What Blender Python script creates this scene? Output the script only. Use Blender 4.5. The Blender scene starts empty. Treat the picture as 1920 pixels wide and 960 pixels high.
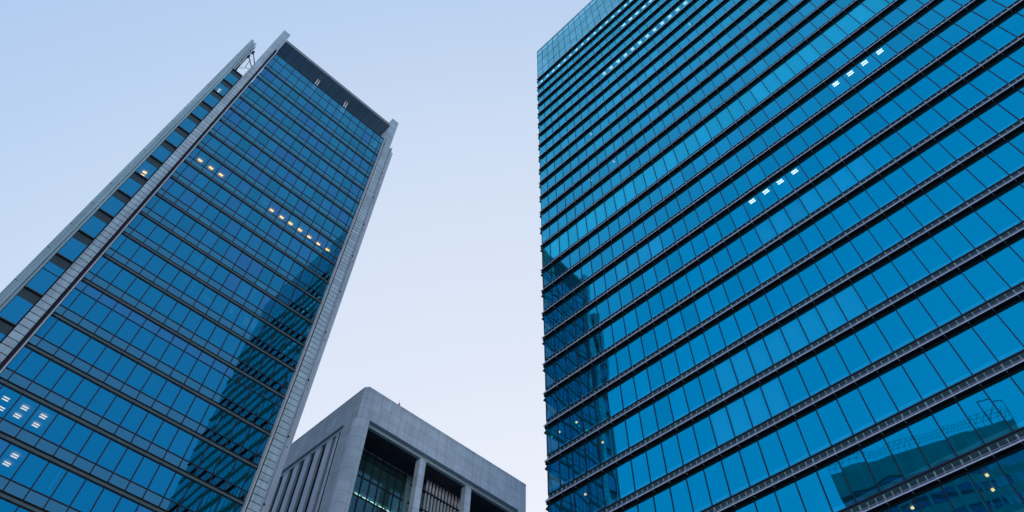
import bpy, math, random
from mathutils import Vector, Matrix

random.seed(7)
C = bpy.context.scene.collection
scene = bpy.context.scene

# ---------------------------------------------------------------- camera
# World axes: X runs along the street-side front of the left tower, Y runs along
# the front of the right tower, Z is up.  The camera stands at the origin, eye height.
EYE = 1.65
cam_d = bpy.data.cameras.new("camera")
cam = bpy.data.objects.new("camera", cam_d)
C.objects.link(cam)
R_ = Vector((0.7132759, -0.7005177, 0.0226397))
U_ = Vector((-0.6068461, -0.6010919, 0.5200254))
F_ = Vector((0.3506784, 0.3846604, 0.8538507))
m = Matrix((R_, U_, -F_)).transposed().to_4x4()
m.translation = Vector((0, 0, EYE))
cam.matrix_world = m
cam_d.sensor_width = 36
cam_d.lens = 23.655
cam_d.shift_y = -0.08499
cam_d.clip_start = 0.1
cam_d.clip_end = 5000
scene.camera = cam

# ---------------------------------------------------------------- sky, sun, exposure
world = bpy.data.worlds.new("World")
scene.world = world
world.use_nodes = True
nt = world.node_tree
nt.nodes.clear()
GLOW = Vector((0.72, 0.66, 0.20)).normalized()      # palest part of the hazy sky
SUN_EL, SUN_AZ = math.radians(8.0), math.atan2(-.80, -.60)   # low soft sun added behind the camera to brighten the stone fronts

def N(tree, t, **kw):
    n = tree.nodes.new(t)
    for k, v in kw.items():
        setattr(n, k, v)
    return n

out = N(nt, 'ShaderNodeOutputWorld')
tc = N(nt, 'ShaderNodeTexCoord')
dot = N(nt, 'ShaderNodeVectorMath', operation='DOT_PRODUCT')
dot.inputs[1].default_value = GLOW
nt.links.new(tc.outputs['Generated'], dot.inputs[0])
mr = N(nt, 'ShaderNodeMapRange')
mr.inputs['From Min'].default_value = -1
mr.inputs['From Max'].default_value = 1
nt.links.new(dot.outputs['Value'], mr.inputs['Value'])
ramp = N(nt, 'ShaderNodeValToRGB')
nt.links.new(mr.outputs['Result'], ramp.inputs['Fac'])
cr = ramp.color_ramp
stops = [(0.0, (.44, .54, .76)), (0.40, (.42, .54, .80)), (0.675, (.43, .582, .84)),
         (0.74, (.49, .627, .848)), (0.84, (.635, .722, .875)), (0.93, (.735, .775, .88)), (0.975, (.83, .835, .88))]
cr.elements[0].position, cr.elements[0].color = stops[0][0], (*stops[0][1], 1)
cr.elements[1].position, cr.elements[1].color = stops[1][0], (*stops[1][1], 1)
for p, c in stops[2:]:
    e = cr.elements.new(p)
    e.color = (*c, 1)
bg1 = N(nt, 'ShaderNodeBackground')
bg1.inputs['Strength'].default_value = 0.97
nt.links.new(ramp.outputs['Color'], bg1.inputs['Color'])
sky = N(nt, 'ShaderNodeTexSky', sky_type='NISHITA')
sky.sun_disc = False
sky.sun_elevation = SUN_EL
sky.sun_rotation = math.pi / 2 - SUN_AZ
sky.dust_density = 2.0
bg2 = N(nt, 'ShaderNodeBackground')
bg2.inputs['Strength'].default_value = 0.05
nt.links.new(sky.outputs['Color'], bg2.inputs['Color'])
add = N(nt, 'ShaderNodeAddShader')
nt.links.new(bg1.outputs[0], add.inputs[0])
nt.links.new(bg2.outputs[0], add.inputs[1])
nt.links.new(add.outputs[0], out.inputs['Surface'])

sun_d = bpy.data.lights.new("sun", 'SUN')
sun_d.energy = 0.5
sun_d.angle = math.radians(20)
sun_d.color = (1.0, .95, .92)
sun = bpy.data.objects.new("sun", sun_d)
C.objects.link(sun)
sd = Vector((math.cos(SUN_AZ) * math.cos(SUN_EL), math.sin(SUN_AZ) * math.cos(SUN_EL), math.sin(SUN_EL)))
sun.rotation_euler = sd.to_track_quat('Z', 'Y').to_euler()
sun.location = (0, 0, 300)

scene.view_settings.view_transform = 'Standard'
scene.view_settings.look = 'None'
scene.view_settings.exposure = 0
scene.view_settings.gamma = 1
scene.view_settings.use_curve_mapping = False

# ---------------------------------------------------------------- materials
def base_mat(name):
    mt = bpy.data.materials.new(name)
    mt.use_nodes = True
    t = mt.node_tree
    b = t.nodes['Principled BSDF']
    return mt, t, b

def paint(name, col, rough=.6, metal=0., var=.10, scale=.6, island=0., bump=0., streak=0.):
    """weathered solid colour: cloudy variation, optional per-block variation and rain streaks"""
    mt, t, b = base_mat(name)
    b.inputs['Roughness'].default_value = rough
    b.inputs['Metallic'].default_value = metal
    b.inputs['Specular IOR Level'].default_value = .22
    tcn = N(t, 'ShaderNodeTexCoord')
    nz = N(t, 'ShaderNodeTexNoise')
    nz.inputs['Scale'].default_value = scale
    nz.inputs['Detail'].default_value = 6
    t.links.new(tcn.outputs['Object'], nz.inputs['Vector'])
    r1 = N(t, 'ShaderNodeMapRange')
    r1.inputs['From Min'].default_value = .3
    r1.inputs['From Max'].default_value = .7
    r1.inputs['To Min'].default_value = 1 - var
    r1.inputs['To Max'].default_value = 1 + var
    t.links.new(nz.outputs['Fac'], r1.inputs['Value'])
    val = r1.outputs['Result']
    if island:
        g = N(t, 'ShaderNodeNewGeometry')
        r2 = N(t, 'ShaderNodeMapRange')
        r2.inputs['To Min'].default_value = 1 - island
        r2.inputs['To Max'].default_value = 1 + island
        t.links.new(g.outputs['Random Per Island'], r2.inputs['Value'])
        mm = N(t, 'ShaderNodeMath', operation='MULTIPLY')
        t.links.new(val, mm.inputs[0]); t.links.new(r2.outputs['Result'], mm.inputs[1])
        val = mm.outputs[0]
    if streak:
        mp = N(t, 'ShaderNodeMapping')
        mp.inputs['Scale'].default_value = (1.6, 1.6, .05)
        t.links.new(tcn.outputs['Object'], mp.inputs['Vector'])
        n2 = N(t, 'ShaderNodeTexNoise')
        n2.inputs['Scale'].default_value = 1.2
        n2.inputs['Detail'].default_value = 8
        t.links.new(mp.outputs['Vector'], n2.inputs['Vector'])
        r3 = N(t, 'ShaderNodeMapRange')
        r3.inputs['From Min'].default_value = .35
        r3.inputs['From Max'].default_value = .75
        r3.inputs['To Min'].default_value = 1 + streak * .3
        r3.inputs['To Max'].default_value = 1 - streak
        t.links.new(n2.outputs['Fac'], r3.inputs['Value'])
        mm = N(t, 'ShaderNodeMath', operation='MULTIPLY')
        t.links.new(val, mm.inputs[0]); t.links.new(r3.outputs['Result'], mm.inputs[1])
        val = mm.outputs[0]
    mx = N(t, 'ShaderNodeVectorMath', operation='SCALE')
    mx.inputs[0].default_value = col
    t.links.new(val, mx.inputs['Scale'])
    t.links.new(mx.outputs['Vector'], b.inputs['Base Color'])
    if bump:
        bp = N(t, 'ShaderNodeBump')
        bp.inputs['Strength'].default_value = bump
        bp.inputs['Distance'].default_value = .02
        t.links.new(nz.outputs['Fac'], bp.inputs['Height'])
        t.links.new(bp.outputs['Normal'], b.inputs['Normal'])
    return mt

def slab_stone(name, col, w, h, joint=.02):
    """stone cladding: panels w x h metres with dark joints, laid in the building's own coordinates"""
    mt, t, b = base_mat(name)
    b.inputs['Roughness'].default_value = .72
    tcn = N(t, 'ShaderNodeTexCoord')
    sx = N(t, 'ShaderNodeSeparateXYZ')
    t.links.new(tcn.outputs['Object'], sx.inputs[0])
    ad = N(t, 'ShaderNodeMath', operation='ADD')
    t.links.new(sx.outputs['X'], ad.inputs[0]); t.links.new(sx.outputs['Y'], ad.inputs[1])
    cx = N(t, 'ShaderNodeCombineXYZ')
    t.links.new(ad.outputs[0], cx.inputs['X']); t.links.new(sx.outputs['Z'], cx.inputs['Y'])
    br = N(t, 'ShaderNodeTexBrick')
    br.offset = 0.0
    br.inputs['Scale'].default_value = 1
    br.inputs['Brick Width'].default_value = w
    br.inputs['Row Height'].default_value = h
    br.inputs['Mortar Size'].default_value = joint
    br.inputs['Mortar Smooth'].default_value = .1
    br.inputs['Color1'].default_value = (*[c * .92 for c in col], 1)
    br.inputs['Color2'].default_value = (*[min(1, c * 1.06) for c in col], 1)
    br.inputs['Mortar'].default_value = (*[c * .45 for c in col], 1)
    t.links.new(cx.outputs[0], br.inputs['Vector'])
    nz = N(t, 'ShaderNodeTexNoise')
    nz.inputs['Scale'].default_value = .35
    nz.inputs['Detail'].default_value = 8
    t.links.new(tcn.outputs['Object'], nz.inputs['Vector'])
    mp = N(t, 'ShaderNodeMapping')
    mp.inputs['Scale'].default_value = (1.3, 1.3, .06)
    t.links.new(tcn.outputs['Object'], mp.inputs['Vector'])
    n2 = N(t, 'ShaderNodeTexNoise')
    n2.inputs['Scale'].default_value = 1.0
    n2.inputs['Detail'].default_value = 8
    t.links.new(mp.outputs['Vector'], n2.inputs['Vector'])
    a1 = N(t, 'ShaderNodeMath', operation='ADD')
    t.links.new(nz.outputs['Fac'], a1.inputs[0]); t.links.new(n2.outputs['Fac'], a1.inputs[1])
    r1 = N(t, 'ShaderNodeMapRange')
    r1.inputs['From Min'].default_value = .7
    r1.inputs['From Max'].default_value = 1.35
    r1.inputs['To Min'].default_value = 1.09
    r1.inputs['To Max'].default_value = .78
    t.links.new(a1.outputs[0], r1.inputs['Value'])
    mx = N(t, 'ShaderNodeVectorMath', operation='SCALE')
    t.links.new(br.outputs['Color'], mx.inputs[0])
    t.links.new(r1.outputs['Result'], mx.inputs['Scale'])
    t.links.new(mx.outputs['Vector'], b.inputs['Base Color'])
    return mt

def glass(name, face, graze, through, thru_col, p0=0.0, p1=.8, hue=None, veil=None, spread=.10):
    """solar-control glass: coloured mirror coating (stronger at grazing angles) over tinted transparency"""
    mt = bpy.data.materials.new(name)
    mt.use_nodes = True
    t = mt.node_tree
    t.nodes.clear()
    o = N(t, 'ShaderNodeOutputMaterial')
    lw = N(t, 'ShaderNodeLayerWeight')
    lw.inputs['Blend'].default_value = .5
    rp = N(t, 'ShaderNodeValToRGB')
    rp.color_ramp.elements[0].position = p0
    rp.color_ramp.elements[0].color = (*face, 1)
    rp.color_ramp.elements[1].position = p1
    rp.color_ramp.elements[1].color = (*graze, 1)
    t.links.new(lw.outputs['Facing'], rp.inputs['Fac'])
    # each pane's coating differs a little
    g = N(t, 'ShaderNodeNewGeometry')
    mrr = N(t, 'ShaderNodeMapRange')
    mrr.inputs['To Min'].default_value = 1 - spread
    mrr.inputs['To Max'].default_value = 1 + spread * .85
    t.links.new(g.outputs['Random Per Island'], mrr.inputs['Value'])
    sc = N(t, 'ShaderNodeVectorMath', operation='SCALE')
    colo = rp.outputs['Color']
    if hue:                                    # random panes tinted violet: glow of lit rooms painted into the glass
        rh = N(t, 'ShaderNodeMapRange')
        rh.inputs['From Min'].default_value = .50
        rh.inputs['From Max'].default_value = 1.0
        t.links.new(g.outputs['Random Per Island'], rh.inputs['Value'])
        mh = N(t, 'ShaderNodeMix', data_type='RGBA')
        mh.inputs['B'].default_value = (*hue, 1)
        t.links.new(rh.outputs['Result'], mh.inputs['Factor'])
        t.links.new(colo, mh.inputs['A'])
        colo = mh.outputs['Result']
    t.links.new(colo, sc.inputs[0])
    t.links.new(mrr.outputs['Result'], sc.inputs['Scale'])
    gl = N(t, 'ShaderNodeBsdfGlossy')
    gl.inputs['Roughness'].default_value = .012
    t.links.new(sc.outputs['Vector'], gl.inputs['Color'])
    tr = N(t, 'ShaderNodeBsdfTransparent')
    tr.inputs['Color'].default_value = (*thru_col, 1)
    mixer = N(t, 'ShaderNodeMixShader')
    mixer.inputs['Fac'].default_value = through
    t.links.new(gl.outputs[0], mixer.inputs[1])
    t.links.new(tr.outputs[0], mixer.inputs[2])
    last = mixer.outputs[0]
    if veil:                                   # tinted body colour; its teal haze is painted in to lift dark reflections
        df = N(t, 'ShaderNodeBsdfDiffuse')
        df.inputs['Color'].default_value = (*veil[0], 1)
        m2 = N(t, 'ShaderNodeMixShader')
        m2.inputs['Fac'].default_value = veil[1]
        t.links.new(last, m2.inputs[1]); t.links.new(df.outputs[0], m2.inputs[2])
        last = m2.outputs[0]
    t.links.new(last, o.inputs['Surface'])
    return mt

def lamp_mat(name, col, strength):
    mt = bpy.data.materials.new(name)
    mt.use_nodes = True
    t = mt.node_tree
    t.nodes.clear()
    o = N(t, 'ShaderNodeOutputMaterial')
    e = N(t, 'ShaderNodeEmission')
    e.inputs['Color'].default_value = (*col, 1)
    e.inputs['Strength'].default_value = strength
    t.links.new(e.outputs[0], o.inputs['Surface'])
    return mt

M = {}
M['glass_r'] = glass('blue_coated_glass', (.0, .50, .84), (.16, .88, 1.0), .33, (.45, .80, .92), .4, .85, veil=((.0, .42, .58), .055))
M['cyan_glass'] = glass('bright_cyan_glass', (.0, .60, .93), (.12, .95, 1.0), .33, (.45, .80, .92), .4, .85, veil=((.0, .50, .62), .07))  # brighter copy of the blue glass; brightness of the blinds put into its colour
M['cap_glass'] = glass('pale_cap_glass', (.03, .52, .72), (.32, .84, .95), .30, (.55, .85, .92))
M['glass_l'] = glass('deep_blue_glass', (.0, .315, .66), (.085, .38, .52), .30, (.62, .80, .92), .05, .65, hue=(.06, .22, .46), veil=((.0, .31, .42), .15), spread=.20)
M['spandrel_l'] = glass('grey_spandrel_glass', (.045, .17, .27), (.06, .30, .40), .0, (1, 1, 1))
M['glass_c'] = glass('dark_green_glass', (.04, .12, .17), (.07, .17, .22), .45, (.45, .75, .72), veil=((.10, .34, .40), .16))
M['frame_r'] = paint('dark_anodised_frame', (.018, .020, .045), .45, .3, .1)
M['soffit_r'] = paint('black_soffit_panel', (.006, .016, .028), .7, 0, .2, 1.5)
M['rib_r'] = paint('soffit_joint', (.40, .55, .70), .6, 0)
M['rail_r'] = paint('light_aluminium', (.43, .54, .80), .45, 0, .08, 2)
M['rail_dim'] = paint('grey_rail', (.16, .21, .33), .5, 0)
M['bracket_r'] = paint('aluminium_bracket', (.17, .34, .38), .5, 0)
M['spandrel_r'] = paint('dark_spandrel', (.02, .055, .08), .3, 0)
M['frame_l'] = paint('dark_frame', (.022, .024, .045), .5, .2)
M['ledge_l'] = paint('grey_ledge_metal', (.065, .12, .155), .5, .0, .12)
M['gap'] = paint('shadow_gap', (.006, .007, .010), .9, 0)
M['stone_l'] = paint('granite_block', (.36, .52, .66), .6, 0, .10, .9, island=.11, streak=.28)
M['post_l'] = paint('grey_post_metal', (.40, .48, .60), .5, 0, .08)
M['plate_l'] = paint('column_plate', (.30, .48, .60), .5, 0, .07, .5, streak=.25)
M['plate_r'] = paint('side_plate', (.35, .46, .60), .55, 0, .07, .5, streak=.25)
M['soffit_l'] = paint('canopy_soffit', (.28, .35, .44), .6, 0, .08, .4)
M['panel_l'] = paint('dark_wing_panel', (.035, .07, .10), .6, 0, .1)
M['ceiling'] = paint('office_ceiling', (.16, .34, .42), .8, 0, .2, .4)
M['tile'] = paint('pale_glow_panel', (.32, .34, .38), .8, 0)
M['white_col'] = paint('white_column', (.75, .80, .85), .7, 0, .05)
M['blind'] = paint('roller_blind', (.55, .92, .96), .8, 0, .08, 1)
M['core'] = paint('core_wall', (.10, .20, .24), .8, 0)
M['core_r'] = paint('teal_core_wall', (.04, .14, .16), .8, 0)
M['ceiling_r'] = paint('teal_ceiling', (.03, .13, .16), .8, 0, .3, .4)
M['steel'] = paint('roof_steel', (.03, .03, .045), .5, .3)
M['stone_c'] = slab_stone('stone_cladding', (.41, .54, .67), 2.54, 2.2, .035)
M['stone_side'] = slab_stone('stone_cladding_shaded', (.29, .37, .43), 1.9, 1.27, .02)  # darker copy of the cladding, the side's shade put into its colour
M['lintel_c'] = paint('pale_lintel', (.33, .47, .53), .6, 0, .06, .4)
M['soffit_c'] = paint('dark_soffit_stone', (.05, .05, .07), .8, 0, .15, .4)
M['rib_c'] = paint('stone_rib', (.37, .46, .54), .7, 0, .12, .5, streak=.2)
M['tube_c'] = paint('louvre_tube', (.45, .53, .66), .5, 0, .08, 1)
M['frame_c'] = paint('bronze_frame', (.015, .02, .035), .5, 0)
M['red'] = paint('red_lamp_housing', (.45, .02, .03), .4, 0)
M['lamp_w'] = lamp_mat('white_ceiling_lamp', (1.0, .66, .50), 7.5)
M['lamp_d'] = lamp_mat('dim_ceiling_lamp', (1.0, .70, .52), 5)
M['lamp_f'] = lamp_mat('faint_ceiling_lamp', (1.0, .72, .52), 2.2)
M['lamp_s'] = lamp_mat('warm_spot_lamp', (1.0, .45, .16), 6)
M['lamp_y'] = lamp_mat('warm_ceiling_lamp', (1.0, .42, .035), 11)
M['lamp_lit'] = lamp_mat('pale_ceiling_lamp', (1.0, .70, .42), 4.6)
M['lamp_g'] = lamp_mat('greenish_tube_lamp', (1.0, .85, .72), 7)
M['asphalt'] = paint('asphalt', (.05, .05, .052), .9, 0, .15, .4)
M['paving'] = paint('paving', (.22, .22, .22), .85, 0, .12, .4)
M['ground'] = paint('ground', (.10, .10, .10), .9, 0, .2, .05)
M['white_line'] = paint('road_paint', (.75, .75, .74), .7, 0, .1, 1)
M['wall_m'] = paint('tower_wall_panel', (.42, .46, .42), .6, 0, .15, .3, streak=.25)
M['glass_m'] = glass('teal_office_glass', (.10, .30, .38), (.3, .5, .6), .25, (.4, .7, .8))

# ---------------------------------------------------------------- mesh helper
class MB:
    """collects boxes, quads and tubes (coordinates measured from the camera's eye height)"""
    def __init__(self):
        self.v, self.f, self.mi, self.sm = [], [], [], []
    def quad(self, pts, mi=0, sm=False):
        n = len(self.v)
        self.v += [tuple(p) for p in pts]
        self.f.append(tuple(range(n, n + len(pts)))); self.mi.append(mi); self.sm.append(sm)
    def box(self, x0, x1, y0, y1, z0, z1, mi=0):
        if x0 > x1: x0, x1 = x1, x0
        if y0 > y1: y0, y1 = y1, y0
        if z0 > z1: z0, z1 = z1, z0
        n = len(self.v)
        self.v += [(x0, y0, z0), (x1, y0, z0), (x1, y1, z0), (x0, y1, z0),
                   (x0, y0, z1), (x1, y0, z1), (x1, y1, z1), (x0, y1, z1)]
        for q in ((0, 3, 2, 1), (4, 5, 6, 7), (0, 1, 5, 4), (1, 2, 6, 5), (2, 3, 7, 6), (3, 0, 4, 7)):
            self.f.append(tuple(n + i for i in q)); self.mi.append(mi); self.sm.append(False)
    def prism(self, prof, axis, a0, a1, mi=0):
        """extrude a closed profile along an axis; profile pairs are the two other axes in order"""
        n = len(self.v); k = len(prof)
        for a in (a0, a1):
            for p, q in prof:
                self.v.append({'x': (a, p, q), 'y': (p, a, q), 'z': (p, q, a)}[axis])
        for i in range(k):
            j = (i + 1) % k
            self.f.append((n + i, n + j, n + k + j, n + k + i)); self.mi.append(mi); self.sm.append(False)
        self.f.append(tuple(n + i for i in reversed(range(k)))); self.mi.append(mi); self.sm.append(False)
        self.f.append(tuple(n + k + i for i in range(k))); self.mi.append(mi); self.sm.append(False)
    def tube(self, a, b, r, mi=0, seg=8, r2=None):
        a, b = Vector(a), Vector(b)
        d = (b - a).normalized()
        s = d.orthogonal().normalized(); t = d.cross(s)
        n = len(self.v)
        for c, rr in ((a, r), (b, r if r2 is None else r2)):
            for i in range(seg):
                w = 2 * math.pi * i / seg
                self.v.append(tuple(c + (s * math.cos(w) + t * math.sin(w)) * rr))
        for i in range(seg):
            j = (i + 1) % seg
            self.f.append((n + i, n + j, n + seg + j, n + seg + i)); self.mi.append(mi); self.sm.append(True)
        self.f.append(tuple(n + i for i in reversed(range(seg)))); self.mi.append(mi); self.sm.append(False)
        self.f.append(tuple(n + seg + i for i in range(seg))); self.mi.append(mi); self.sm.append(False)
    def pane(self, axis, c, a0, a1, z0, z1, mi=0, bow=0., tilt=(0., 0.), na=6, nz=6, sign=-1):
        """slightly bowed and tilted glass pane in the plane axis=c"""
        n = len(self.v)
        for j in range(nz + 1):
            for i in range(na + 1):
                s, t = i / na, j / nz
                off = bow * (1 - (2 * s - 1) ** 2) * (1 - (2 * t - 1) ** 2) + tilt[0] * (s - .5) + tilt[1] * (t - .5)
                a = a0 + (a1 - a0) * s; z = z0 + (z1 - z0) * t
                self.v.append((c + sign * off, a, z) if axis == 'x' else (a, c + sign * off, z))
        for j in range(nz):
            for i in range(na):
                p = n + j * (na + 1) + i
                q = (p, p + 1, p + na + 2, p + na + 1)
                # outward normal: -x for axis x, -y for axis y
                self.f.append(q if axis == 'y' else q[::-1]); self.mi.append(mi); self.sm.append(True)
    def build(self, name, mats, parent=None, base=(0, 0, 0)):
        me = bpy.data.meshes.new(name)
        bx, by, bz = base
        me.from_pydata([(x - bx, y - by, z + EYE - bz) for x, y, z in self.v], [], self.f)
        for mm in mats: me.materials.append(mm)
        me.polygons.foreach_set('material_index', self.mi)
        me.polygons.foreach_set('use_smooth', self.sm)
        me.update()
        o = bpy.data.objects.new(name, me)
        C.objects.link(o)
        if parent is not None:
            o.parent = parent
        else:
            o.location = base
        return o

def thing(name, label, cat, loc):
    o = bpy.data.objects.new(name, None)
    C.objects.link(o)
    o.location = loc
    o.empty_display_size = 4
    o['label'] = label; o['category'] = cat
    return o

def px_area(pts):
    """how large a patch shows in the picture (0 when outside the frame)"""
    P = []
    for p in pts:
        d = Vector(p)
        k = d.dot(F_)
        if k < .1: return 0
        P.append((960 + 1261.6 * d.dot(R_) / k, 316.8 - 1261.6 * d.dot(U_) / k))
    cx = sum(p[0] for p in P) / len(P); cy = sum(p[1] for p in P) / len(P)
    if not (-10 < cx < 1930 and -10 < cy < 970): return 0
    a = 0
    for i in range(len(P)):
        x0, y0 = P[i]; x1, y1 = P[(i + 1) % len(P)]
        a += x0 * y1 - x1 * y0
    return abs(a) / 2

# ================================================================ ground and streets
def ground_piece(name, x0, x1, y0, y1, z, mat, kind='structure'):
    b = MB(); b.box(x0, x1, y0, y1, z - .3 - EYE, z - EYE)
    o = b.build(name, [mat]); o['kind'] = kind
    return o
g = MB(); g.box(-2500, 2500, -2500, 2500, -1.2 - EYE, -.35 - EYE); g = g.build('ground', [M['ground']]); g['kind'] = 'structure'
ground_piece('road', 12, 36, -300, 300, -.04, M['asphalt'])
rb = MB()
rb.box(-300, 11.9, 44.5, 62, -.34 - EYE, -.04 - EYE); rb.box(36.1, 300, 44.5, 62, -.34 - EYE, -.04 - EYE)
o = rb.build('road', [M['asphalt']]); o['kind'] = 'structure'
pb = MB()
for x0, x1, y0, y1 in ((-60, 11.9, -120, 44.4), (36.1, 90, -120, 44.4), (-60, 11.9, 62.1, 160), (36.1, 120, 62.1, 160)):
    pb.box(x0, x1, y0, y1, -.34 - EYE, .1 - EYE)
o = pb.build('pavement', [M['paving']]); o['kind'] = 'structure'
lm_ = MB()
for i in range(-14, 12):
    if 40 < i * 8 + 4 < 66: continue
    lm_.box(23.9, 24.1, i * 8, i * 8 + 4, -.038 - EYE, -.034 - EYE)
o = lm_.build('road_marking', [M['white_line']]); o['kind'] = 'structure'

# ================================================================ RIGHT: blue glass tower
RX = 44.38           # glass plane
RF = 44.0            # ledge front
Z0, S, TALL = .7741 * 44, .09656 * 44, .02717 * 44
def rz(k): return Z0 + S * k + (TALL if k >= 10 else 0)
V0, V1 = -20.0, 41.47            # near and far end of the front
BAY = RX * .03861
M0 = RX * .0484
bays = [M0 + BAY * i for i in range(-13, 24) if V0 < M0 + BAY * i < V1 - .3]
edges = [V0] + bays + [V1]
KLO, KHI = -8, 24
rb_ = (RX, 10, 0)
RT = thing('glass_tower', 'tall tower with bright blue glass front, dark ledge at each storey and pale glass crown', 'office tower', rb_)

cand = []
cells = []
for k in range(KLO, KHI):
    zb = rz(k) + .92; zt = rz(k + 1) - .14
    for i in range(len(edges) - 1):
        a0, a1 = edges[i], edges[i + 1]
        ar = px_area([(RX, a0, zb), (RX, a1, zb), (RX, a1, zt), (RX, a0, zt)])
        # the ledge of the storey above hides nothing; its own ledge hides the lower part when steep
        cells.append((ar, k, i))
cells.sort(reverse=True)
single = set((k, i) for ar, k, i in cells[:100])
blind_cells = set()
for i in range(len(edges) - 1):
    blind_cells.add((9, i))
for k, i0, i1 in ((12, 3, 9), (4, 12, 19), (1, 16, 24), (15, 20, 26), (6, 25, 29), (20, 8, 15), (2, 3, 5), (0, 21, 25)):
    for i in range(i0, i1): blind_cells.add((k, i))

cyan = set(c for c in blind_cells if c[0] == 9) | {(9, i) for i in range(40)}
def r_window(b, k, i, rnd):
    zb = rz(k) + .92; zt = rz(k + 1) - .14
    a0, a1 = edges[i], edges[i + 1]
    b.pane('x', RX, a0 + .03, a1 - .03, zb, zt, 3 if (k, i) in cyan else 0, rnd.uniform(-.003, .006), (rnd.uniform(-.007, .007), rnd.uniform(-.008, .008)))
    b.box(RX - .05, RX + .12, a0 - .04, a0 + .04, rz(k) + .92, zt, 1)        # mullion
    if i == len(edges) - 2:
        b.box(RX - .05, RX + .12, a1 - .06, a1, rz(k) + .92, zt, 1)
    # pale upstand and services cabinet behind the foot of the pane
    b.box(RX + .08, RX + .14, a0 + .02, a1 - .02, zb - .05, zb + .36, 2)
    if (k, i) in blind_cells:
        b.quad([(RX + .22, a0 + .05, zb + .45), (RX + .22, a1 - .05, zb + .45), (RX + .22, a1 - .05, zt - .03), (RX + .22, a0 + .05, zt - .03)][::-1], 2)

rnd = random.Random(3)
rest = MB()
for ar, k, i in sorted(cells, key=lambda c: (c[1], c[2])):
    if (k, i) in single:
        b = MB(); r_window(b, k, i, rnd)
        b.build('window', [M['glass_r'], M['frame_r'], M['blind'], M['cyan_glass']], RT, rb_)
    else:
        r_window(rest, k, i, rnd)
o = rest.build('window', [M['glass_r'], M['frame_r'], M['blind'], M['cyan_glass']], RT, rb_)
o['kind'] = 'stuff'

# ledges: soffit plate, front rails, spandrel and transom, brackets
jb = [RF * (.048 + .03863 * j) for j in range(-12, 25) if V0 < RF * (.048 + .03863 * j) < 41.4]
for k in range(KLO, KHI + 1):
    z = rz(k)
    b = MB()
    b.box(RF + .013, RX + .05, V0, 41.50, z, z + .10, 0)                         # soffit plate
    b.box(RX - .01, RX + .12, V0, V1, z + .10, z + .82, 3)                    # spandrel
    b.box(RX - .03, RX + .12, V0, V1, z - .14, z - .001, 0)                    # dark head strip, added to paint the soffit's mirrored darkness
    b.box(RX - .06, RX + .12, V0, V1, z + .82, z + .92, 1)                   # transom
    b.box(RX + .0, 80, V1, V1 + .30, z + .02, z + .26, 0)
    b.prism([(V1, z - .08), (V1, z - .62), (V1 + .44, z - .42), (V1 + .44, z - .34)], 'x', RX + .04, 80, 0)                        # return along the far end
    b.box(RX + .0, 80, -20.45, V0, z + .02, z + .30, 0)
    for j, v in enumerate(jb):
        b.box(RF + .07, RX - .01, v - .025, v + .025, z - .035, z, 2)
        for q in (1, 2, 3):
            vv = v + q * .03863 * RF / 4
            if vv > 41.4: continue
            b.box(RF + .10, RX - .01, vv - .018, vv + .018, z - .012, z, 4)
    led = b.build('ledge', [M['soffit_r'], M['frame_r'], M['rib_r'], M['spandrel_r'], M['spandrel_r']], RT, rb_)
    b = MB()
    b.box(RF - .012, RF + .012, V0, 41.58, z - .005, z + .085, 0)
    b.box(RF + .09, RF + .12, V0, 41.50, z + .21, z + .27, 2)
    for v in jb:
        for q in (0, 1, 2):
            vv = v + q * .03863 * RF / 3
            if vv > 41.4: continue
            w = .055 if q == 0 else .03
            b.box(RF + .02, RX - .02, vv - w, vv + w, z + .101, z + .16, 1)
            b.box(RF + .17, RF + .23, vv - w, vv + w, z + .10, z + .60, 1)
    b.build('rail', [M['rail_r'], M['bracket_r'], M['rail_dim']], led, rb_)

# crown of pale glass
b = MB()
zc = [rz(24) + .92, 142.2, 147.0, 151.3, 154.2]
rnd = random.Random(5)
for j in range(4):
    for i in range(len(edges) - 1):
        a0, a1 = edges[i], edges[i + 1]
        zm = (zc[j] + zc[j + 1]) / 2
        for p, q in ((zc[j] + .06, zm - .02), (zm + .02, zc[j + 1] - .06)):
            b.pane('x', RX, a0 + .04, a1 - .04, p, q, 0, rnd.uniform(-.01, .012), (rnd.uniform(-.02, .02), rnd.uniform(-.03, .03)), 3, 3)
for v in edges:
    b.box(RX - .03, RX + .12, v - .045, v + .045, zc[0], 154.2, 1)
for zz in zc[1:]:
    b.box(RX - .02, RX + .12, V0, V1, zz - .06, zz + .06, 1)
for j in range(4):
    zm = (zc[j] + zc[j + 1]) / 2
    b.box(RX + .25, RX + .32, V0, V1, zm - .35, zm + .35, 2)
b.box(RX - .06, RX + .4, V0, V1, 154.26, 154.5, 2)
b.build('crown', [M['cap_glass'], M['frame_r'], M['plate_l']], RT, rb_)
# inside, side walls and roof
b = MB()
for k in range(KLO, KHI + 1):
    b.box(RX + .13, 52, V0 + .1, V1 - .1, rz(k) + .11, rz(k) + .75)
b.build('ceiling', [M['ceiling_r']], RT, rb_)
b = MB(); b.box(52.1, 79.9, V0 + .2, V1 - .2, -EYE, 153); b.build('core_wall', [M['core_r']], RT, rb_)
b = MB()
for k in range(KLO, KHI + 1):
    z1 = rz(k + 1) if k < KHI else 154.1
    for n_ in range(18):
        x0 = RX + .13 + n_ * (79.8 - RX - .13) / 18; x1 = x0 + (79.8 - RX - .13) / 18 - .08
        b.quad([(x0, V1 - .02, rz(k) + .35), (x1, V1 - .02, rz(k) + .35), (x1, V1 - .02, z1 - .05), (x0, V1 - .02, z1 - .05)][::-1], 0)
        b.quad([(x0, V0 + .02, rz(k) + .35), (x1, V0 + .02, rz(k) + .35), (x1, V0 + .02, z1 - .05), (x0, V0 + .02, z1 - .05)], 0)
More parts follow.
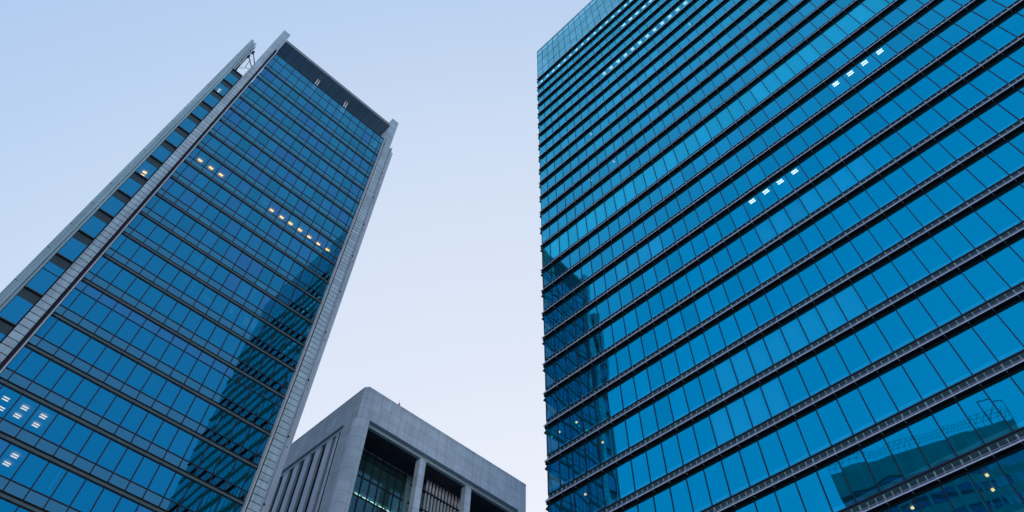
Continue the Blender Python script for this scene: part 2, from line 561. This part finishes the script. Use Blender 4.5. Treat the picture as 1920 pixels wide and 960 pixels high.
b.box(79.9, 80, V0, V1, -EYE, 154, 1)
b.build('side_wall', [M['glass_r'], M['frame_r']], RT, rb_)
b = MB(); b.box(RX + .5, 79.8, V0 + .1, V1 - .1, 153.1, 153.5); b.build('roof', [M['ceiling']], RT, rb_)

# lit ceiling lamps just behind the glass (storey, position along the front)
def r_lamp(k, v, mat, two=True, ln=.32, gap=.10):
    b = MB()
    z = rz(k)
    b.box(45.00, 45.00 + gap, v - ln, v + ln, z + .02, z + .09)
    if two: b.box(45.26, 45.26 + gap, v - ln, v + ln, z + .02, z + .09)
    b.build('ceiling_lamp', [mat], RT, rb_)
for v in [40.9, 39.1, 37.4, 35.7, 33.98, 32.3, 30.5, 28.8, 27.1, 25.3, 23.6, 21.9, 20.2, 18.5, 16.8, 15.2]:
    r_lamp(24, v, M['lamp_d'], False, .34, .14)
for v in [18.57, 16.83, 15.14, 13.44, 11.72]: r_lamp(22, v, M['lamp_d'], False, .40, .18)
for v in [25.33, 23.65, 21.94, 20.22, 18.54, 16.83, 15.11, 13.42, 11.72, 10.0, 8.27, 6.56]: r_lamp(19, v, M['lamp_d'])
for v in [-7.34, -5.54, -3.84, -2.09]: r_lamp(8, v, M['lamp_w'])
for v in [6.42, 8.16, 9.9, 11.63]: r_lamp(6, v, M['lamp_w'])
for k, v in [(12, 27.2), (15, 30.4), (12, 31.8), (17, 7.8)]: r_lamp(k, v, M['lamp_f'], True, .15, .08)
for k, v, u in [(2, 35.2, 45.6), (1, 37.9, 45.6), (3, 38.5, 45.8), (3, 40.9, 45.7), (-2, 6.6, 45.5), (-2, 7.0, 47.1), (-2, 11.4, 45.5)]:
    b = MB(); b.box(u, u + .13, v - .09, v + .09, rz(k) - .10, rz(k) + .02)
    b.build('spot_lamp', [M['lamp_s']], RT, rb_)

# ================================================================ LEFT: tower with stone fins and canopy
LF, LG = 69.4, 69.58
def lz(j): return LF * (.61203 + .06214 * j + (.01667 if j >= 3 else 0))
lb_ = (12, LG, 0)
LT = thing('office_tower', 'blue glass office tower framed by two pale stone fins under a dark roof canopy', 'office tower', lb_)
LU0, LU1 = -.44, 26.6
GT = 123.5
mul = [LG * (.0057 + .02610 * i) for i in range(0, 15)]
ledg = [LU0] + mul + [LU1]
JLO, JHI = -9, 17
cells = []
for j in range(JLO, JHI + 1):
    zb = lz(j) + .045 * 0 + 1.24; zt = lz(j + 1) - .50 if j < JHI else GT - .1
    for i in range(len(ledg) - 1):
        cells.append((px_area([(ledg[i], LG, zb), (ledg[i + 1], LG, zb), (ledg[i + 1], LG, zt), (ledg[i], LG, zt)]), j, i))
cells.sort(reverse=True)
lsingle = set((j, i) for a, j, i in cells[:100])

def l_window(b, j, i, rnd):
    a0, a1 = ledg[i], ledg[i + 1]
    zs0, zs1 = lz(j) + .20, lz(j) + 1.14       # spandrel pane
    zb = lz(j) + 1.24
    zt = (lz(j + 1) - .36) if j < JHI else GT - .1
    b.pane('y', LG, a0 + .03, a1 - .03, zs0, zs1, 1, 0, (0, 0), 1, 1)
    splits = [zb, zt]
    if j == 2: splits = [zb, zt - 1.25, zt]
    if j == JHI: splits = [zb, zb + 3.0, zt]
    for p, q in zip(splits[:-1], splits[1:]):
        b.pane('y', LG, a0 + .03, a1 - .03, p, q - .06, 0, rnd.uniform(-.002, .003), (rnd.uniform(-.004, .004), rnd.uniform(-.005, .005)))
        b.box(a0, a1, LG - .05, LG + .1, q - .07, q + .03, 2)
    b.box(a0, a1, LG - .05, LG + .1, zs1, zb, 2)
    if i > 0: b.box(a0 - .06, a0 + .06, LG - .06, LG + .1, zs0, zt, 2)
rnd = random.Random(11)
rest = MB()
for ar, j, i in sorted(cells, key=lambda c: (c[1], c[2])):
    if (j, i) in lsingle:
        b = MB(); l_window(b, j, i, rnd)
        b.build('window', [M['glass_l'], M['spandrel_l'], M['frame_l']], LT, lb_)
    else:
        l_window(rest, j, i, rnd)
o = rest.build('window', [M['glass_l'], M['spandrel_l'], M['frame_l']], LT, lb_); o['kind'] = 'stuff'
for j in range(JLO, JHI + 1):
    b = MB(); z = lz(j)
    b.box(LU0, LU1, LG - .15, LG + .3, z - .34, z - .08, 0)
    b.box(LU0, LU1, LG - .015, LG + .3, z - .08, z + .20, 1)
    for u in ledg[1:-1]: b.box(u - .06, u + .06, LG - .18, LG - .14, z - .35, z - .07, 0)
    b.build('ledge', [M['ledge_l'], M['gap']], LT, lb_)
# glass screen edge posts and top rail
for u0, u1, s in ((-.62, -.46, -1), (26.62, 26.78, 1)):
    b = MB(); b.box(u0, u1, LF - .45, LG + .3, -EYE, GT + .1); b.build('edge_post', [M['post_l']], LT, lb_)
b = MB(); b.box(-.45, 26.6, LG - .08, LG + .12, GT - .1, GT + .08); b.build('top_rail', [M['frame_l']], LT, lb_)
# stone fins: blocks with open joints over a dark backing
FV = 69.0
COURSE = 4.3125 / 5
def fin(xo, xi_low, xi_top, sgn):
    b = MB()
    z = -EYE; zsw = GT + .2; ztop = 132.3
    zz = []
    n = int((ztop + EYE) / COURSE)
    z = ztop
    while z > -EYE + .2:
        zl = max(-EYE, z - COURSE)
        xi = xi_top if (z + zl) / 2 > zsw else xi_low
        b.box(min(xo, xi), max(xo, xi), FV, FV + .25, zl + .085, z, 0)
        z = zl
    xi = xi_low
    b.box(min(xo, xi) + .04, max(xo, xi) - .04, FV + .02 + .05, FV + 1.0, -EYE, zsw - .1, 1)
    b.box(min(xo, xi_top) + .02, max(xo, xi_top) - .02, FV + .07, 76.5, zsw - .05, ztop - .05, 2)
    b.build('stone_fin', [M['stone_l'], M['gap'], M['stone_l']], LT, lb_)
fin(-2.18, -1.02, -.64, -1)
fin(28.28, 26.98, 26.60, 1)
# canopy
b = MB()
b.box(-.60, 26.56, 69.05, 77, 128.9, 129.05, 0)
b.box(-.60, 26.56, 69.00, 69.25, 128.88, 129.15, 1)
b.box(-.60, 26.56, 69.12, 77, 129.15, 129.75, 2)
for i in range(1, 16):
    b.box(-.60 + i * 1.81, -.56 + i * 1.81, 69.3, 77, 128.87, 128.9, 2)
can = b.build('canopy', [M['soffit_l'], M['post_l'], M['frame_l']], LT, lb_)
for u in (9.25, 16.5):
    for d in (-.22, .22):
        b = MB(); b.box(u + d - .09, u + d + .09, 71.0, 71.2, 118, 128.9); b.build('post', [M['white_col']], can, lb_)
# recessed dark jamb between stone and post
b = MB()
b.box(-1.02, -.62, 69.45, 69.9, -EYE, GT + .1); b.box(26.78, 27.0, 69.45, 69.9, -EYE, GT + .1)
b.build('jamb', [M['frame_l']], LT, lb_)
# right flank plates
b = MB()
b.box(28.28, 28.62, 69.30, 70.2, -EYE, 121.6, 0)
b.box(28.62, 28.72, 69.75, 70.2, -EYE, 121.6, 1)
b.box(28.72, 29.05, 69.35, 70.2, -EYE, 122.3, 0)
b.box(29.05, 29.47, 69.38, 70.2, -EYE, 120.9, 0)
for t_ in range(12):
    zz = 112 - t_ * 8.62
    b.box(28.58, 28.80, 69.24, 69.5, zz, zz + .18, 1)
    b.box(28.9, 29.1, 69.33, 69.4, zz - 1.2, zz - 1.1, 1)
b.build('flank_plate', [M['plate_r'], M['gap']], LT, lb_)
# left flank column of stepped vertical plates
b = MB()
b.box(-5.41, -4.95, 69.40, 70.6, -EYE, 121.7, 0)
b.box(-4.95, -4.56, 69.44, 70.6, -EYE, 121.3, 0)
b.box(-4.56, -4.49, 69.80, 70.6, -EYE, 121.0, 1)
b.box(-4.49, -4.22, 69.50, 70.6, -EYE, 121.5, 0)
b.box(-4.20, -4.13, 69.80, 70.6, 109.3, 120.2, 1)
b.box(-4.13, -3.92, 69.62, 70.6, 109.3, 120.6, 0)
for t_ in range(28):
    zz = lz(17 - t_) + 1.05
    if zz > 108: b.box(-4.4, -4.1, 69.46, 69.9, zz, zz + .12, 1)
    b.box(-5.40, -5.05, 69.385, 69.42, zz, zz + .05, 1)
b.build('flank_column', [M['plate_l'], M['gap']], LT, lb_)
# narrow wing windows between flank column and left fin
WU0, WU1, WV = -4.22, -2.32, 69.62
b = MB(); b.box(-2.32, -2.16, 69.5, 69.9, -EYE, 109.0); b.build('jamb', [M['gap']], LT, lb_)
rnd = random.Random(4)
for j in range(JLO, 15):
    z = lz(j)
    w = MB()
    zt = lz(j + 1) - .27
    w.pane('y', WV, WU0 + .05, WU1 - .03, z + 1.16, zt, 0, rnd.uniform(-.01, .01), (rnd.uniform(-.02, .02), rnd.uniform(-.02, .02)))
    w.box(WU0, WU1, WV - .05, WV + .08, z + 1.04, z + 1.16, 1)
    w.box(WU0, WU0 + .06, WV - .04, WV + .08, z + 1.16, zt, 1)
    if j == 2: w.box(WU0, WU1, WV - .04, WV + .08, zt - 1.2, zt - 1.12, 1)
    w.build('side_window', [M['glass_l'], M['frame_l']], LT, lb_)
    w = MB()
    zp = lz(j + 1)
    w.box(WU0, WU1, WV - .02, WV + .2, zp - .27, zp + .82, 0)
    w.box(WU0, WU1, WV - .28, WV + .1, zp + .92, zp + 1.04, 1)
    w.box(WU0, WU1, WV - .03, WV + .1, zp + .82, zp + .92, 2)
    if j == 14:
        pass
    w.build('side_ledge', [M['panel_l'], M['ledge_l'], M['gap']], LT, lb_)
# open steel bracing above the wing
b = MB()
y = 69.9
def br(p, q, r=.07): b.tube((p[0], y, p[1]), (q[0], y, q[1]), r, 0, 6)
br((-3.8, 112), (-3.8, 118.9), .06)
br((-3.85, 109.2), (-3.85, 112.4), .16); br((-3.75, 112.4), (-3.75, 116.8), .05)
br((-4.1, 110.6), (-3.6, 110.6), .2)
br((-3.65, 118.9), (-2.15, 115.9), .09); br((-3.75, 116.7), (-2.15, 114.3), .09)
br((-3.15, 116.2), (-2.95, 112.9), .05); br((-3.85, 111.2), (-2.9, 112.6), .04); br((-2.95, 112.9), (-2.2, 113.3), .05)
br((-3.75, 110.0), (-2.2, 108.9), .09); br((-3.65, 119.3), (-3.65, 118.3), .2); br((-3.75, 117.1), (-3.75, 116.2), .2)
b.build('roof_bracing', [M['steel']], LT, lb_)
# interior, body and roof
b = MB()
for j in range(JLO, JHI + 1):
    z = lz(j)
    b.box(-.4, 26.5, LG + .12, 76.8, z - .34, z + .9)
    if j <= 15: b.box(-4.2, -2.3, LG + .3, 76.8, z - .2, z + .8)
b.build('ceiling', [M['ceiling']], LT, lb_)
b = MB(); b.box(-5.3, 29.3, 77.1, 105, -EYE, 121); b.box(-5.3, -4.3, 70.7, 77.1, -EYE, 109); b.box(27.1, 29.3, 70.3, 77.1, -EYE, 121)
b.build('core_wall', [M['core']], LT, lb_)
b = MB()
for s_, x in ((1, 29.5), (-1, -5.45)):
    for j in range(JLO, JHI + 1):
        for n_ in range(16):
            y0 = 70.9 + n_ * 2.1
            b.box(x - .04, x + .04, y0, y0 + 2.02, lz(j) + .2, lz(j + 1) - .08, 0)
b.box(-5.4, 29.4, 105.02, 105.2, -EYE, 121.2, 0)
b.build('side_wall', [M['plate_r']], LT, lb_)
b = MB(); b.box(-5.3, 29.3, 77.2, 104.9, 121.1, 121.6); b.box(-.4, 26.5, 69.9, 77, 117.6, 117.9); b.build('roof', [M['ceiling']], LT, lb_)
# white inner columns seen through the panes
for u, z in [(8.95, 102.5), (9.85, 102.9), (8.9, 94.1), (8.9, 84.9), (9.9, 85.1), (8.9, 80.8), (10.0, 80.8), (16.3, 89.8), (8.9, 68.1),
             (10.0, 68.3), (8.9, 64.1), (10.1, 64.1), (16.1, 68.2), (17.2, 68.3), (9.0, 36.9)]:
    b = MB(); b.box(u - .07, u + .07, 69.86, 69.96, z - 1.1, z + 1.0); b.build('inner_column', [M['white_col']], LT, lb_)
for u, z, w_, h_ in [(12.5, 85.2, .7, .8), (12.2, 63.5, 1.6, .5), (15.8, 64.2, .5, 1.4), (18.1, 63.7, .7, 1.3), (19.2, 63.9, .7, 1.5), (5.4, 101.7, .4, .3)]:
    b = MB(); b.box(u - w_ / 2, u + w_ / 2, 69.88, 69.94, z - h_ / 2, z + h_ / 2); b.build('blind', [M['blind']], LT, lb_)
# lit ceiling lamps
tiles = set()
def l_lamp(j, u, v, mat, ln=.30, w=.16, gap=.42):
    b = MB(); z = lz(j) - .50
    b.box(u - ln, u + ln, v - gap / 2 - w / 2, v - gap / 2 + w / 2, z - .03, z)
    b.box(u - ln, u + ln, v + gap / 2 - w / 2, v + gap / 2 + w / 2, z - .03, z)
    t_ = MB(); t_.box(u - .92, u + .89, LG + .35, 74.2, lz(j) - .37, lz(j) - .35)  # pale panel added above the lamps to catch their glow
    if (j, round(u)) not in tiles:
        tiles.add((j, round(u))); t_.build('glow_panel', [M['tile']], LT, lb_)
    b.build('ceiling_lamp', [mat], LT, lb_)
for u, v in [(1.25, 71.5), (3.13, 71.5), (4.86, 71.5), (14.1, 71.5), (16.01, 71.5), (17.7, 71.5), (19.53, 71.5), (21.39, 71.6), (23.24, 71.7), (25.04, 71.6)]:
    l_lamp(10, u, v, M['lamp_y'], .33, .26, .62)
for u, v in [(1.37, 71.1), (3.2, 71.1), (4.99, 71.0), (3.18, 72.75), (5.03, 72.75), (1.60, 72.8)]: l_lamp(0, u, v, M['lamp_lit'])
for u, v in [(5.03, 70.9), (5.0, 72.6)]: l_lamp(-1, u, v, M['lamp_lit'])
for j, u, v in [(14, -3.5, 70.9)]: l_lamp(j, u, v, M['lamp_lit'], .2, .2, .5)
for j, u, v in [(8, -3.3, 71.6)]: l_lamp(j, u, v, M['lamp_y'], .26, .3, .7)

# ================================================================ CENTRE: stone block
CV = 100.0
CU0, CU1 = 53.9, 99.7
CT = 93.6
cb_ = (76, CV, 0)
CT_ = thing('stone_building', 'grey stone-clad building with deep framed bays, seen low between the two glass towers', 'office building', cb_)
PB = 86.5                 # parapet foot
LB = 85.8                 # lintel foot
PV = 100.9                # plane of lintel and inner piers
# parapet with chamfered corner
b = MB()
b.prism([(CU0, CV + .85), (CU0 + .62, CV), (CU1, CV), (CU1, 150), (CU1 - .6, 150), (CU1 - .6, 101.6), (CU0 + .7, 101.6), (CU0 + .7, 104)], 'z', PB, CT - .25, 0)
b.prism([(CU0 - .05, CV + .83), (CU0 + .60, CV - .05), (CU1 + .05, CV - .05), (CU1 + .05, 150), (CU1 - .7, 150), (CU1 - .7, 101.7), (CU0 + .8, 101.7), (CU0 + .8, 104)], 'z', CT - .25, CT, 0)
b.build('parapet', [M['stone_c']], CT_, cb_)
b = MB()
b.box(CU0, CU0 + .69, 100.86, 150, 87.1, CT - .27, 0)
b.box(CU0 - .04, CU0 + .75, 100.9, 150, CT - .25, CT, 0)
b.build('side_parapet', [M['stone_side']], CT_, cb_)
b = MB()
b.prism([(CU0, CV + .85), (CU0 + .62, CV), (56.4, CV), (56.4, 102.2), (CU0, 102.2)], 'z', -EYE, PB, 0)
b.build('corner_pier', [M['stone_c']], CT_, cb_)
b = MB()
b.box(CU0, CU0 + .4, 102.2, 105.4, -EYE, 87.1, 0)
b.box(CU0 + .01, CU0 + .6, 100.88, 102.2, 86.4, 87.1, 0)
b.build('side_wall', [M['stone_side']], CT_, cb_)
b = MB(); b.box(97.4, CU1, CV, 102.2, -EYE, PB); b.build('corner_pier', [M['stone_c']], CT_, cb_)
b = MB()
b.box(56.4, 97.4, PV, 101.6, LB, PB + .4, 0)
b.box(CU0 + .5, 55.6, 105.4, 150, 86.4, 87.1, 0)
b.build('lintel', [M['lintel_c']], CT_, cb_)
piers = [(70.3, 71.85), (82.85, 84.4)]
for a, c in piers:
    b = MB(); b.box(a, c, PV, 102.3, -EYE, LB); b.build('pier', [M['stone_c']], CT_, cb_)
b = MB(); b.box(56.4, 97.4, PV + .7, 108.4, LB, LB + .5, 0); b.box(56.4, 97.4, CV + .1, PV, PB + .01, PB + .2, 0)
for x in (61, 65.6, 76, 79.5, 88, 92.5): b.box(x, x + .06, PV + .72, 107, LB - .02, LB, 1)
b.box(56.4, 97.4, 103.9, 103.96, LB - .02, LB, 1)
b.build('soffit', [M['soffit_c'], M['gap']], CT_, cb_)
# side ribs
for n_ in range(11):
    v = 109.55 + n_ * 3.79
    b = MB()
    b.box(54.45, 54.95, v, v + 1.95, -EYE, 86.4)
    b.build('side_rib', [M['rib_c']], CT_, cb_)
b = MB(); b.box(54.45, 54.9, 105.4, 108.35, -EYE, 86.4, 0); b.box(55.9, 56.5, 105.4, 150, -EYE, 88, 1); b.box(54.3, 54.46, 106.9, 106.98, -EYE, 86.3, 1)  # black back sheet paints the deep shade between the ribs
b.build('side_recess', [M['rib_c'], M['gap']], CT_, cb_)
# glazed bay 1: windows in floors
GV = 107.1
cm = [56.0] + [GV * (.5766 + .0179 * i) for i in range(0, 8)]
zl = [LB - 1.85 - 3.86 * i for i in range(0, 24)]
rnd = random.Random(9)
def c_window(u0, u1, zb, zt, top=False):
    b = MB()
    b.pane('y', GV, u0 + .05, u1 - .05, zb + .08, zt - .08, 0, rnd.uniform(-.01, .01), (rnd.uniform(-.03, .03), rnd.uniform(-.03, .03)), 3, 3)
    b.box(u0 - .09, u0 + .09, GV - .18, GV + .1, zb, zt, 1)
    b.box(u0, u1, GV - .10, GV + .1, zb - .13, zb + .13, 1)
    if top: b.box(u0, u1, GV - .14, GV - .05, zt - .14, zt, 2)
    b.build('window', [M['glass_c'], M['frame_c'], M['plate_l']], CT_, cb_)
for i in range(len(cm) - 1):
    c_window(cm[i], cm[i + 1], zl[0], LB - .02, True)
    for r in range(5):
        c_window(cm[i], cm[i + 1], zl[r + 1], zl[r])
b = MB()
b.quad([(56.4, GV, -EYE), (72, GV, -EYE), (72, GV, zl[5]), (56.4, GV, zl[5])], 0)
b.quad([(84, GV, -EYE), (97.5, GV, -EYE), (97.5, GV, LB), (84, GV, LB)], 0)
b.build('glass_wall', [M['glass_c']], CT_, cb_)
b = MB()
for zz in zl: b.box(56.4, 97.5, GV + .3, 116, zz - .5, zz + .1)
for zz in zl[1:14]: b.box(84, 97.4, GV - .12, GV - .01, zz - .12, zz + .12)
for x in range(7): b.box(85 + x * 1.92, 85.15 + x * 1.92, GV - .16, GV - .02, -EYE, LB)
b.build('ceiling', [M['ceiling']], CT_, cb_)
# strip lamps of one lit floor
for row, (v, w) in enumerate(((108.35, .12), (110.25, .12))):
    for i in range(7):
        u0 = v * (.5674 + .0180 * i) if row == 0 else v * (.5600 + .0180 * i)
        b = MB(); zc_ = zl[2] + 0.9 - .62
        zz = 77.3 if row == 0 else 77.3
        b.box(u0, u0 + 1.35, v - w, v + w, zz - .05, zz)
        b.build('strip_lamp', [M['lamp_g']], CT_, cb_)
b = MB(); b.box(56.4, 72, 107.6, 115.8, 77.35, 77.6); b.build('lit_ceiling', [M['blind']], CT_, cb_)
# louvre tubes in bay 2
for i in range(12):
    u = 105.4 * (.7228 + .00836 * i)
    if u > 85.2: continue
    b = MB()
    b.tube((u, 105.4, 83.15), (u, 105.4, LB - .02), .27, 0, 12)
    b.tube((u, 105.5, 40), (u, 105.5, 82.85), .25, 1, 12)
    b.build('louvre_tube', [M['tube_c'], M['rib_c']], CT_, cb_)
b = MB()
for zz in (83.0, 79.1, 75.2, 71.3): b.box(72.2, 85.6, 105.1, 105.9, zz - .09, zz + .09)
b.build('louvre_rail', [M['frame_c']], CT_, cb_)
b = MB(); b.box(72, 84.2, 106.9, 107.0, -EYE, LB); b.box(57, 97, 116.1, 149, -EYE, 93); b.build('core_wall', [M['core']], CT_, cb_)
b = MB(); b.box(CU0 + .8, CU1 - .7, 101.8, 149.5, 91.8, 92.3); b.build('roof', [M['ceiling']], CT_, cb_)
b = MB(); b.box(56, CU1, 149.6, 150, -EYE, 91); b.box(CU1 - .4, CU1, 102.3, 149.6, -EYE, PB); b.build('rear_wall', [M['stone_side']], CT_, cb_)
b = MB()
b.tube((62.55, 100.5, CT), (62.55, 100.5, CT + .35), .13, 0, 8)
b.tube((62.5, 100.6, CT), (62.5, 100.6, CT + 2.1), .035, 0, 6, .015)
b.tube((63.9, 100.6, CT), (63.9, 100.6, CT + .6), .03, 0, 6)
ant = b.build('antenna', [M['steel']], CT_, cb_)
b = MB(); b.tube((62.55, 100.45, CT + .25), (62.55, 100.45, CT + .85), .24, 0, 10, .16); b.build('warning_light', [M['red']], ant, cb_)

# ================================================================ office block mirrored in the right tower's glass
# stands behind the photographer on the left; the photo shows it only as a reflection
ax, ay, bx_, by_ = -46.8, 46.7, -56.0, 11.4
H = 90.0
MT = thing('office_block', 'grey block with railed roof, seen only mirrored low in the right-hand glass', 'office building', (ax, ay, 0))
dx, dy = bx_ - ax, by_ - ay
L_ = math.hypot(dx, dy); ex, ey = dx / L_, dy / L_
nx, ny = ey, -ex                      # points away from the street side
if nx > 0: nx, ny = -nx, -ny
def P(s, d, z): return (ax + ex * s + nx * d, ay + ey * s + ny * d, z)
def mbox(b, s0, s1, d0, d1, z0, z1, mi=0):
    n = len(b.v)
    for z in (z0, z1):
        for s, d in ((s0, d0), (s1, d0), (s1, d1), (s0, d1)): b.v.append(P(s, d, z))
    for q in ((0, 3, 2, 1), (4, 5, 6, 7), (0, 1, 5, 4), (1, 2, 6, 5), (2, 3, 7, 6), (3, 0, 4, 7)):
        b.f.append(tuple(n + i for i in q)); b.mi.append(mi); b.sm.append(False)
mb_ = (ax, ay, 0)
b = MB(); mbox(b, 0, L_, .02, 24, -EYE, H - 8.6, 0); b.build('wall', [M['wall_m']], MT, mb_)
b = MB(); mbox(b, 0, L_, 0, 24, H - 6.2, H - 1.2, 0); b.build('parapet', [M['wall_m']], MT, mb_)
b = MB(); mbox(b, .3, L_ - .3, .4, 23, H - 8.6, H - 6.2, 0); b.build('glass_band', [M['glass_m']], MT, mb_)
b = MB()
for q in range(37): mbox(b, .2 + q * .97, .42 + q * .97, -.12, 0, H - 6.2, H - 1.25, 0)
for q in range(13): mbox(b, .2 + q * 2.95, .75 + q * 2.95, -.3, .02, -EYE, H - 8.7, 0)
b.build('facade_rib', [M['wall_m']], MT, mb_)
for fl in range(19):
    z = H - 12.6 - fl * 4.1
    b = MB(); mbox(b, .6, L_ - .6, -.03, .3, z, z + 2.1, 0)
    for q in range(13): mbox(b, .6 + q * 2.9, .75 + q * 2.9, -.08, .05, z, z + 2.1, 1)
    b.build('window_band', [M['glass_m'], M['wall_m']], MT, mb_)
b = MB()
def mt(s0, z0, s1, z1, r=.03): b.tube(P(s0, .3, z0), P(s1, .3, z1), r, 0, 5)
for zz in (H, H + .9, H + 1.7): mt(0, zz, L_, zz)
q = 0.
while q < L_:
    mt(q, H - 1.3, q, H + 1.7); mt(q, H - .2, min(L_, q + 1.2), H + 1.7, .04); q += 1.2
mt(L_, H - 1.2, L_, H + 4, .1); mt(L_ - 3, H - 1.2, L_ - 3, H + 4, .1); mt(L_ - 3, H + 4, L_, H + 4, .1); mt(L_ - 3, H, L_, H + 4)
b.build('roof_railing', [M['steel']], MT, mb_)
